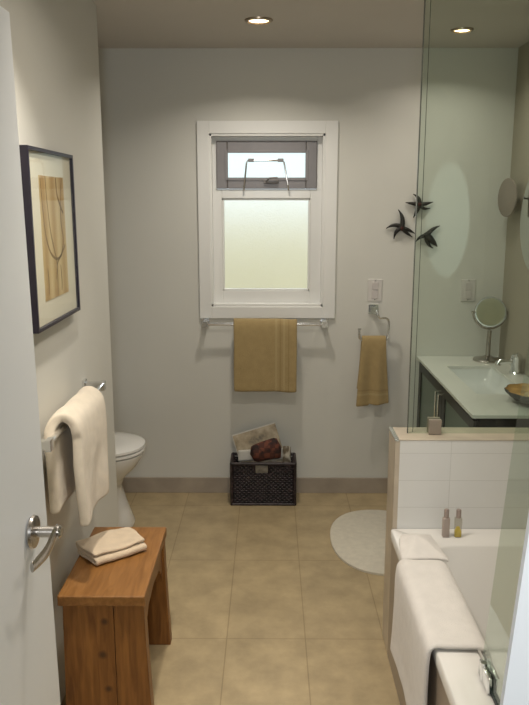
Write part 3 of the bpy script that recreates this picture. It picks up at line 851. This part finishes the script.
# two little bottles at the back of the tub deck
def bottle(x, y, fill, label):
    b = thing('toiletry_bottle', (x, y, TZ), label, 'bottle', 'small bottles on the tub ledge')
    bm = bmesh.new(); box(bm, x-.0125, x+.0125, y-.009, y+.009, TZ+.001, TZ+.072, .004, 3); obj('bottle_body', bm, M['bottleglass'] if fill == 'gel' else M['lotion'], b, 40)
    if fill == 'gel':
        bm = bmesh.new(); loft(bm, [[(x+q[0]*s, y+q[1]*s, z) for q in ((-.0105,-.007),(.0105,-.007),(.0105,.007),(-.0105,.007))] for z, s in ((TZ+.003,1),(TZ+.022,1),(TZ+.038,.45))])
        obj('contents', bm, M['gel'], b)
    bm = bmesh.new(); lathe(bm, [(0,.072),(.0085,.072),(.0085,.098),(.007,.102),(0,.102)], (x, y, TZ), (0,0,1), 16); obj('cap', bm, M['bottlecap'], b, 40)
bottle(.608, 2.385, 'lotion', 'taupe toiletry bottle on the tub ledge, left of the clear one')
bottle(.650, 2.385, 'gel', 'clear toiletry bottle with yellow liquid on the tub ledge')

# ------------------------------------------------------------------ glass screen on the half wall
GX, GY = .487, 2.515
gs = thing('shower_screen', (GX, GY, PZ+.005), 'tall frameless green-tinted glass screen standing on the half wall', 'glass screen')
bm = bmesh.new(); box(bm, GX+.003, XR-.004, GY, GY+.010, PZ+.0065, ZC-.004); obj('glass_pane', bm, M['glass'], gs)
bm = bmesh.new(); box(bm, GX, GX+.003, GY, GY+.010, PZ+.0065, ZC-.004); box(bm, GX+.0205, GX+.0225, GY+.0101, GY+.0115, PZ+.0065, ZC-.004); obj('glass_edge', bm, M['glassedge'], gs)
bm = bmesh.new(); box(bm, .560, .604, GY-.016, GY-.0005, PZ+.0065, PZ+.060, .002); box(bm, .560, .604, GY+.0105, GY+.026, PZ+.0065, PZ+.060, .002); obj('glass_clip', bm, mat('clip_satin', (.32,.27,.22,1), .4, .3, var=.03), gs)

# hinged glass bath screen at the near end of the tub, its far edge leaning a little
bs = thing('bath_screen', (.525, 1.3, TZ), 'clear glass bath screen on the near end of the bathtub rim, lower right', 'glass screen')
bm = bmesh.new(); prism(bm, [(.90,TZ+.012),(1.635,TZ+.012),(1.515,1.155),(1.465,1.38),(1.33,2.05),(.90,2.05)], 'x', .522, .530); obj('glass_pane', bm, M['glass'], bs)
bm = bmesh.new(); box(bm, .520, .532, .90, 1.64, TZ+.001, TZ+.012, .001); obj('seal', bm, M['rubber'], bs)
bm = bmesh.new(); box(bm, .512, .5215, 1.545, 1.625, TZ+.003, TZ+.045, .003); box(bm, .5305, .540, 1.545, 1.625, TZ+.003, TZ+.045, .003); tube(bm, [(.517,1.60,TZ+.001),(.517,1.60,TZ+.05)], .008, 12); obj('hinge', bm, M['chrome'], bs, 40)

# ------------------------------------------------------------------ vanity
VX, VY0, VY1, VZ = .81, 2.85, YB-.002, .80
va = thing('vanity', (1.03, 3.42, 0), 'dark vanity cabinet with frosted green glass doors and white counter behind the half wall', 'vanity')
bm = bmesh.new()
kx0, kx1, ky0, ky1 = .915, 1.15, 3.18, 3.745
for a in ((VX, kx0, VY0, VY1), (kx1, XR-.003, VY0, VY1), (kx0, kx1, VY0, ky0), (kx0, kx1, ky1, VY1)):
    box(bm, *a, VZ-.013, VZ)
obj('countertop', bm, M['counter'], va)
bm = bmesh.new()
loft(bm, [rrect(kx0-.004, kx1+.004, ky0-.004, ky1+.004, .012, VZ-.003), rrect(kx0+.012, kx1-.012, ky0+.012, ky1-.012, .03, VZ-.06), rrect(kx0+.04, kx1-.04, ky0+.05, ky1-.05, .04, VZ-.085)], cap0=False)
o = obj('basin', bm, M['basin'], va, 50)
bm = bmesh.new(); lathe(bm, [(0,.004),(.02,.004),(.024,0)], (1.03, 3.46, VZ-.0848), (0,0,1), 20); d = obj('drain', bm, M['drainhole']); d.parent = o
bm = bmesh.new()
box(bm, VX+.03, XR-.004, VY0+.02, VY0+.04, .12, VZ-.013); box(bm, VX+.03, XR-.004, VY1-.022, VY1-.014, .12, VZ-.013)
box(bm, VX+.03, XR-.004, VY0+.04, VY1-.022, .12, .14); box(bm, XR-.014, XR-.004, VY0+.04, VY1-.022, .14, VZ-.013)
box(bm, VX+.03, VX+.05, VY0+.04, VY1-.022, VZ-.075, VZ-.013)
obj('cabinet_body', bm, M['espresso'], va)
for y in (VY0+.06, VY1-.06):
    for x in (VX+.07, XR-.06):
        bm = bmesh.new(); box(bm, x-.02, x+.02, y-.02, y+.02, 0, .12, .002); obj('leg', bm, M['espresso'], va)
ym = (VY0+.02+VY1-.014)/2
for ya, yb in ((VY0+.022, ym-.002), (ym+.002, VY1-.016)):
    bm = bmesh.new(); f = .055
    for a in ((ya, ya+f, .145, VZ-.03), (yb-f, yb, .145, VZ-.03), (ya+f, yb-f, .145, .145+f), (ya+f, yb-f, VZ-.03-f*.8, VZ-.03)):
        box(bm, VX+.012, VX+.029, a[0], a[1], a[2], a[3], .001)
    d = obj('door', bm, M['espresso'], va)
    bm = bmesh.new(); box(bm, VX+.018, VX+.024, ya+f-.004, yb-f+.004, .145+f-.004, VZ-.03-f*.8+.004); o = obj('door_glass', bm, M['doorglass']); o.parent = d
    hyy = yb-.028 if ya < 3 else ya+.028
    bm = bmesh.new(); tube(bm, [(VX+.012, hyy, .60), (VX-.012, hyy, .60), (VX-.012, hyy, .74), (VX+.012, hyy, .74)], .005, 8); o = obj('handle', bm, M['chrome']); o.parent = d

# faucet: post with a spout over the basin
fx, fy = 1.218, 3.58
fa = thing('faucet', (fx, fy, VZ), 'chrome faucet on the vanity counter at the right wall', 'faucet')
bm = bmesh.new(); lathe(bm, [(0,0),(.034,0),(.034,.006),(.027,.012),(.027,.070),(.029,.074),(.029,.088),(.020,.098),(0,.100)], (fx, fy, VZ), (0,0,1), 28); obj('body', bm, M['chrome'], fa, 40)
bm = bmesh.new(); tube(bm, [(fx, fy, VZ+.058), (fx-.05, fy, VZ+.062), (fx-.082, fy, VZ+.061), (fx-.090, fy, VZ+.054), (fx-.091, fy, VZ+.044)], [.014,.0135,.0135,.015,.015], 14); obj('spout', bm, M['chrome'], fa, 50)
bm = bmesh.new(); tube(bm, smooth_path([(fx, fy, VZ+.095), (fx-.002, fy-.018, VZ+.104), (fx-.010, fy-.045, VZ+.100)], 4), [.008]*9, 10); lathe(bm, [(0,-.012),(.012,-.010),(.014,0),(.012,.010),(0,.012)], (fx-.010, fy-.048, VZ+.100), (0,1,0), 14); obj('lever', bm, M['chrome'], fa, 50)

# shell bowl with soaps
sx_, sy_ = 1.10, 3.04
sh = thing('shell_dish', (sx_, sy_, VZ), 'shallow shell dish, tan inside and dark below, on the near counter corner', 'dish')
bm = bmesh.new()
prof = [(0,0),(.04,.001),(.085,.016),(.118,.040),(.124,.052)]
lathe(bm, prof, (sx_, sy_, VZ+.001), (0,0,1), 36, 1.0, .8)
for v in bm.verts:
    a = math.atan2(v.co.y-sy_, v.co.x-sx_); r = math.hypot(v.co.x-sx_, v.co.y-sy_)
    k = 1+.045*math.cos(9*a)*min(1, r/.1); v.co.x = sx_+(v.co.x-sx_)*k; v.co.y = sy_+(v.co.y-sy_)*k
o = obj('shell', bm, M['shellout'], sh, 60); solid(o, .004, 0, -1)
bm = bmesh.new()
lathe(bm, [(0,.008),(.04,.009),(.084,.022),(.114,.043),(.119,.0535)], (sx_, sy_, VZ+.001), (0,0,1), 36, 1.0, .8)
for v in bm.verts:
    a = math.atan2(v.co.y-sy_, v.co.x-sx_); r = math.hypot(v.co.x-sx_, v.co.y-sy_)
    k = 1+.045*math.cos(9*a)*min(1, r/.1); v.co.x = sx_+(v.co.x-sx_)*k; v.co.y = sy_+(v.co.y-sy_)*k
obj('lining', bm, M['shellin'], sh, 60)
bm = bmesh.new(); lathe(bm, [(0,.0),(.028,.004),(.034,.014),(.028,.026),(0,.03)], (sx_+.005, sy_, VZ+.012), (0,0,1), 20, 1.2, .8)
tag(obj('soap_bar', bm, M['soap'], None, 60), 'tan soap bar lying in the shell dish on the counter', 'soap')

# make-up mirror on its stand
mx_, my_ = 1.166, 3.885
mm = thing('makeup_mirror', (mx_, my_, VZ), 'round swivel make-up mirror on a pedestal on the counter', 'mirror')
bm = bmesh.new(); lathe(bm, [(0,0),(.076,0),(.078,.005),(.074,.012),(.034,.020),(.015,.030),(0,.030)], (mx_, my_, VZ), (0,0,1), 36); obj('base', bm, M['nickel'], mm, 40)
bm = bmesh.new(); tube(bm, [(mx_, my_, VZ+.02), (mx_, my_, VZ+.10), (mx_+.002, my_, VZ+.165)], [.013,.012,.011], 14); obj('stem', bm, M['nickel'], mm, 50)
hz_ = 1.062; tl = Vector((-.25,-1,.22)).normalized()
bm = bmesh.new()
A = []
for k in range(21):
    a = rad(180+180*k/20); A.append((mx_+.090*math.cos(a), my_+.004, hz_+.090*math.sin(a)))
tube(bm, A, .0045, 8); tube(bm, [(mx_-.098,my_+.004,hz_),(mx_-.078,my_+.004,hz_)], .006, 8); tube(bm, [(mx_+.098,my_+.004,hz_),(mx_+.078,my_+.004,hz_)], .006, 8)
obj('yoke', bm, M['nickel'], mm, 60)
bm = bmesh.new(); lathe(bm, [(.073,.007),(.079,.007),(.082,0),(.079,-.007),(0,-.009)], (mx_, my_, hz_), tl, 40); obj('mirror_rim', bm, M['nickel'], mm, 40)
bm = bmesh.new(); lathe(bm, [(0,.0045),(.074,.006)], (mx_, my_, hz_), tl, 40); obj('mirror_glass', bm, mat('mirror_warm', (.62,.55,.40,1), .15, 1.0), mm, 40)

# oval wall mirror
ov = thing('oval_mirror', (XR, 3.46, 1.55), 'large oval mirror on the right wall above the vanity, cut by the photo edge', 'mirror')
bm = bmesh.new()
def ovr(x, a, b): return [(x, 3.46+a*math.cos(t), 1.55+b*math.sin(t)) for t in [2*PI*k/56 for k in range(56)]]
loft(bm, [ovr(XR, .286, .255), ovr(XR-.012, .286, .255)]); obj('backing', bm, M['nickel'], ov, 40)
bm = bmesh.new(); loft(bm, [ovr(XR-.012, .292, .262), ovr(XR-.015, .292, .262), ovr(XR-.018, .280, .250)]); obj('mirror_glass', bm, M['mirrorglass'], ov, 20)

# extending shaving mirror
ax_, ay_, az_ = 1.202, 3.84, 1.655
ar = thing('extending_mirror', (XR, 3.86, 1.64), 'round extending shaving mirror on a chrome arm, beside the oval mirror', 'mirror')
nrm = Vector((-.985,-.17,0)).normalized()
bm = bmesh.new(); lathe(bm, [(0,.005),(.090,.005),(.096,.003),(.097,-.003),(.092,-.006),(0,-.008)], (ax_, ay_, az_), nrm, 40); obj('mirror_disc', bm, M['mirrorbronze'], ar, 40)
bm = bmesh.new(); box(bm, XR-.010, XR, 3.875, 3.915, az_-.055, az_+.055, .003); obj('wall_plate', bm, M['chrome'], ar)
bm = bmesh.new(); tube(bm, [(XR-.010, 3.895, az_+.02), (XR-.026, 3.895, az_+.02), (XR-.040, 3.875, az_+.0), (ax_+.007, ay_+.006, az_)], .006, 10); tube(bm, [(XR-.022, 3.895, az_-.065), (XR-.022, 3.895, az_+.06)], .009, 10); obj('arm', bm, M['chrome'], ar, 50)

# ------------------------------------------------------------------ recessed ceiling lamps
def downlight(x, y, power, label, cone=140, blend=1.0, col=(1,.92,.80), r=.06):
    d = thing('ceiling_lamp', (x, y, ZC), label, 'ceiling lamp', 'recessed ceiling lamps')
    bm = bmesh.new(); lathe(bm, [(r*.74,-.002),(r*.80,-.009),(r,-.006),(r*1.02,0),(r*.74,0)], (x, y, ZC), (0,0,1), 36); obj('trim_ring', bm, M['lampring'], d, 40)
    bm = bmesh.new(); lathe(bm, [(0,-.006),(r*.45,-.0055),(r*.73,-.002)], (x, y, ZC), (0,0,1), 28); obj('lamp_face', bm, M['bulb'], d, 40)
    L = bpy.data.lights.new('lamp_light', 'AREA'); L.shape = 'DISK'; L.size = r*1.5; L.energy = power; L.color = col; L.spread = rad(cone)
    o = bpy.data.objects.new('lamp_light', L); C.objects.link(o); o.location = (x, y, ZC-.012)
K = .49
downlight(-.05, 3.40, 12.5*K, 'recessed ceiling lamp in clear view above the window')
downlight(.87, 3.59, 4.5*K, 'recessed ceiling lamp seen through the glass screen', r=.05)
downlight(-.36, 1.85, 14*K, 'recessed ceiling lamp over the pine bench, above the frame', cone=95)

downlight(.872, 1.44, 7*K, 'added recessed fill lamp over the bathtub, above the frame', cone=120)  # unseen lamp added to brighten the tub and the white tiles
downlight(.10, 2.05, 15*K, 'added recessed fill lamp in the middle of the room, above the frame', cone=160)  # unseen fill lamp added to even out the light on the walls
# area light added just behind the camera, standing in for flash and hallway light
L = bpy.data.lights.new('flash_standin', 'AREA'); L.energy = 13.5; L.size = .22; L.color = (.93,.97,1.0)
o = bpy.data.objects.new('flash_standin', L); C.objects.link(o); o.location = (-.03, -.36, 1.78); o.rotation_euler = (rad(85), 0, 0)
# spot added at the oval mirror to cast the back wall's bright oval
L = bpy.data.lights.new('oval_patch_spot', 'SPOT'); L.energy = 3.2; L.spot_size = rad(46); L.spot_blend = .22; L.color = (.85,1,.95); L.shadow_soft_size = .003
o = bpy.data.objects.new('oval_patch_spot', L); C.objects.link(o); o.location = (1.225, 3.30, 1.52)
d = Vector((.95, YB, 1.533))-o.location
o.rotation_euler = d.to_track_quat('-Z', 'Y').to_euler(); o.scale = (.36, 1, 1)

# ------------------------------------------------------------------ world, camera, view
w = bpy.data.worlds.new('World'); S.world = w; w.use_nodes = True
bg = w.node_tree.nodes['Background']; bg.inputs['Color'].default_value = (.86,.95,1,1); bg.inputs['Strength'].default_value = 1.42
cam = bpy.data.cameras.new('Camera'); co = bpy.data.objects.new('Camera', cam); C.objects.link(co)
cam.sensor_fit = 'VERTICAL'; cam.sensor_height = 36; cam.lens = 740/705*36; cam.clip_start = .02
co.location = (0, 0, 1.64); co.rotation_euler = (rad(90-11.6), 0, math.atan(5.5/740))
S.camera = co
vs = S.view_settings
vs.view_transform = 'Standard'; vs.look = 'None'; vs.exposure = 0; vs.gamma = 1; vs.use_curve_mapping = False
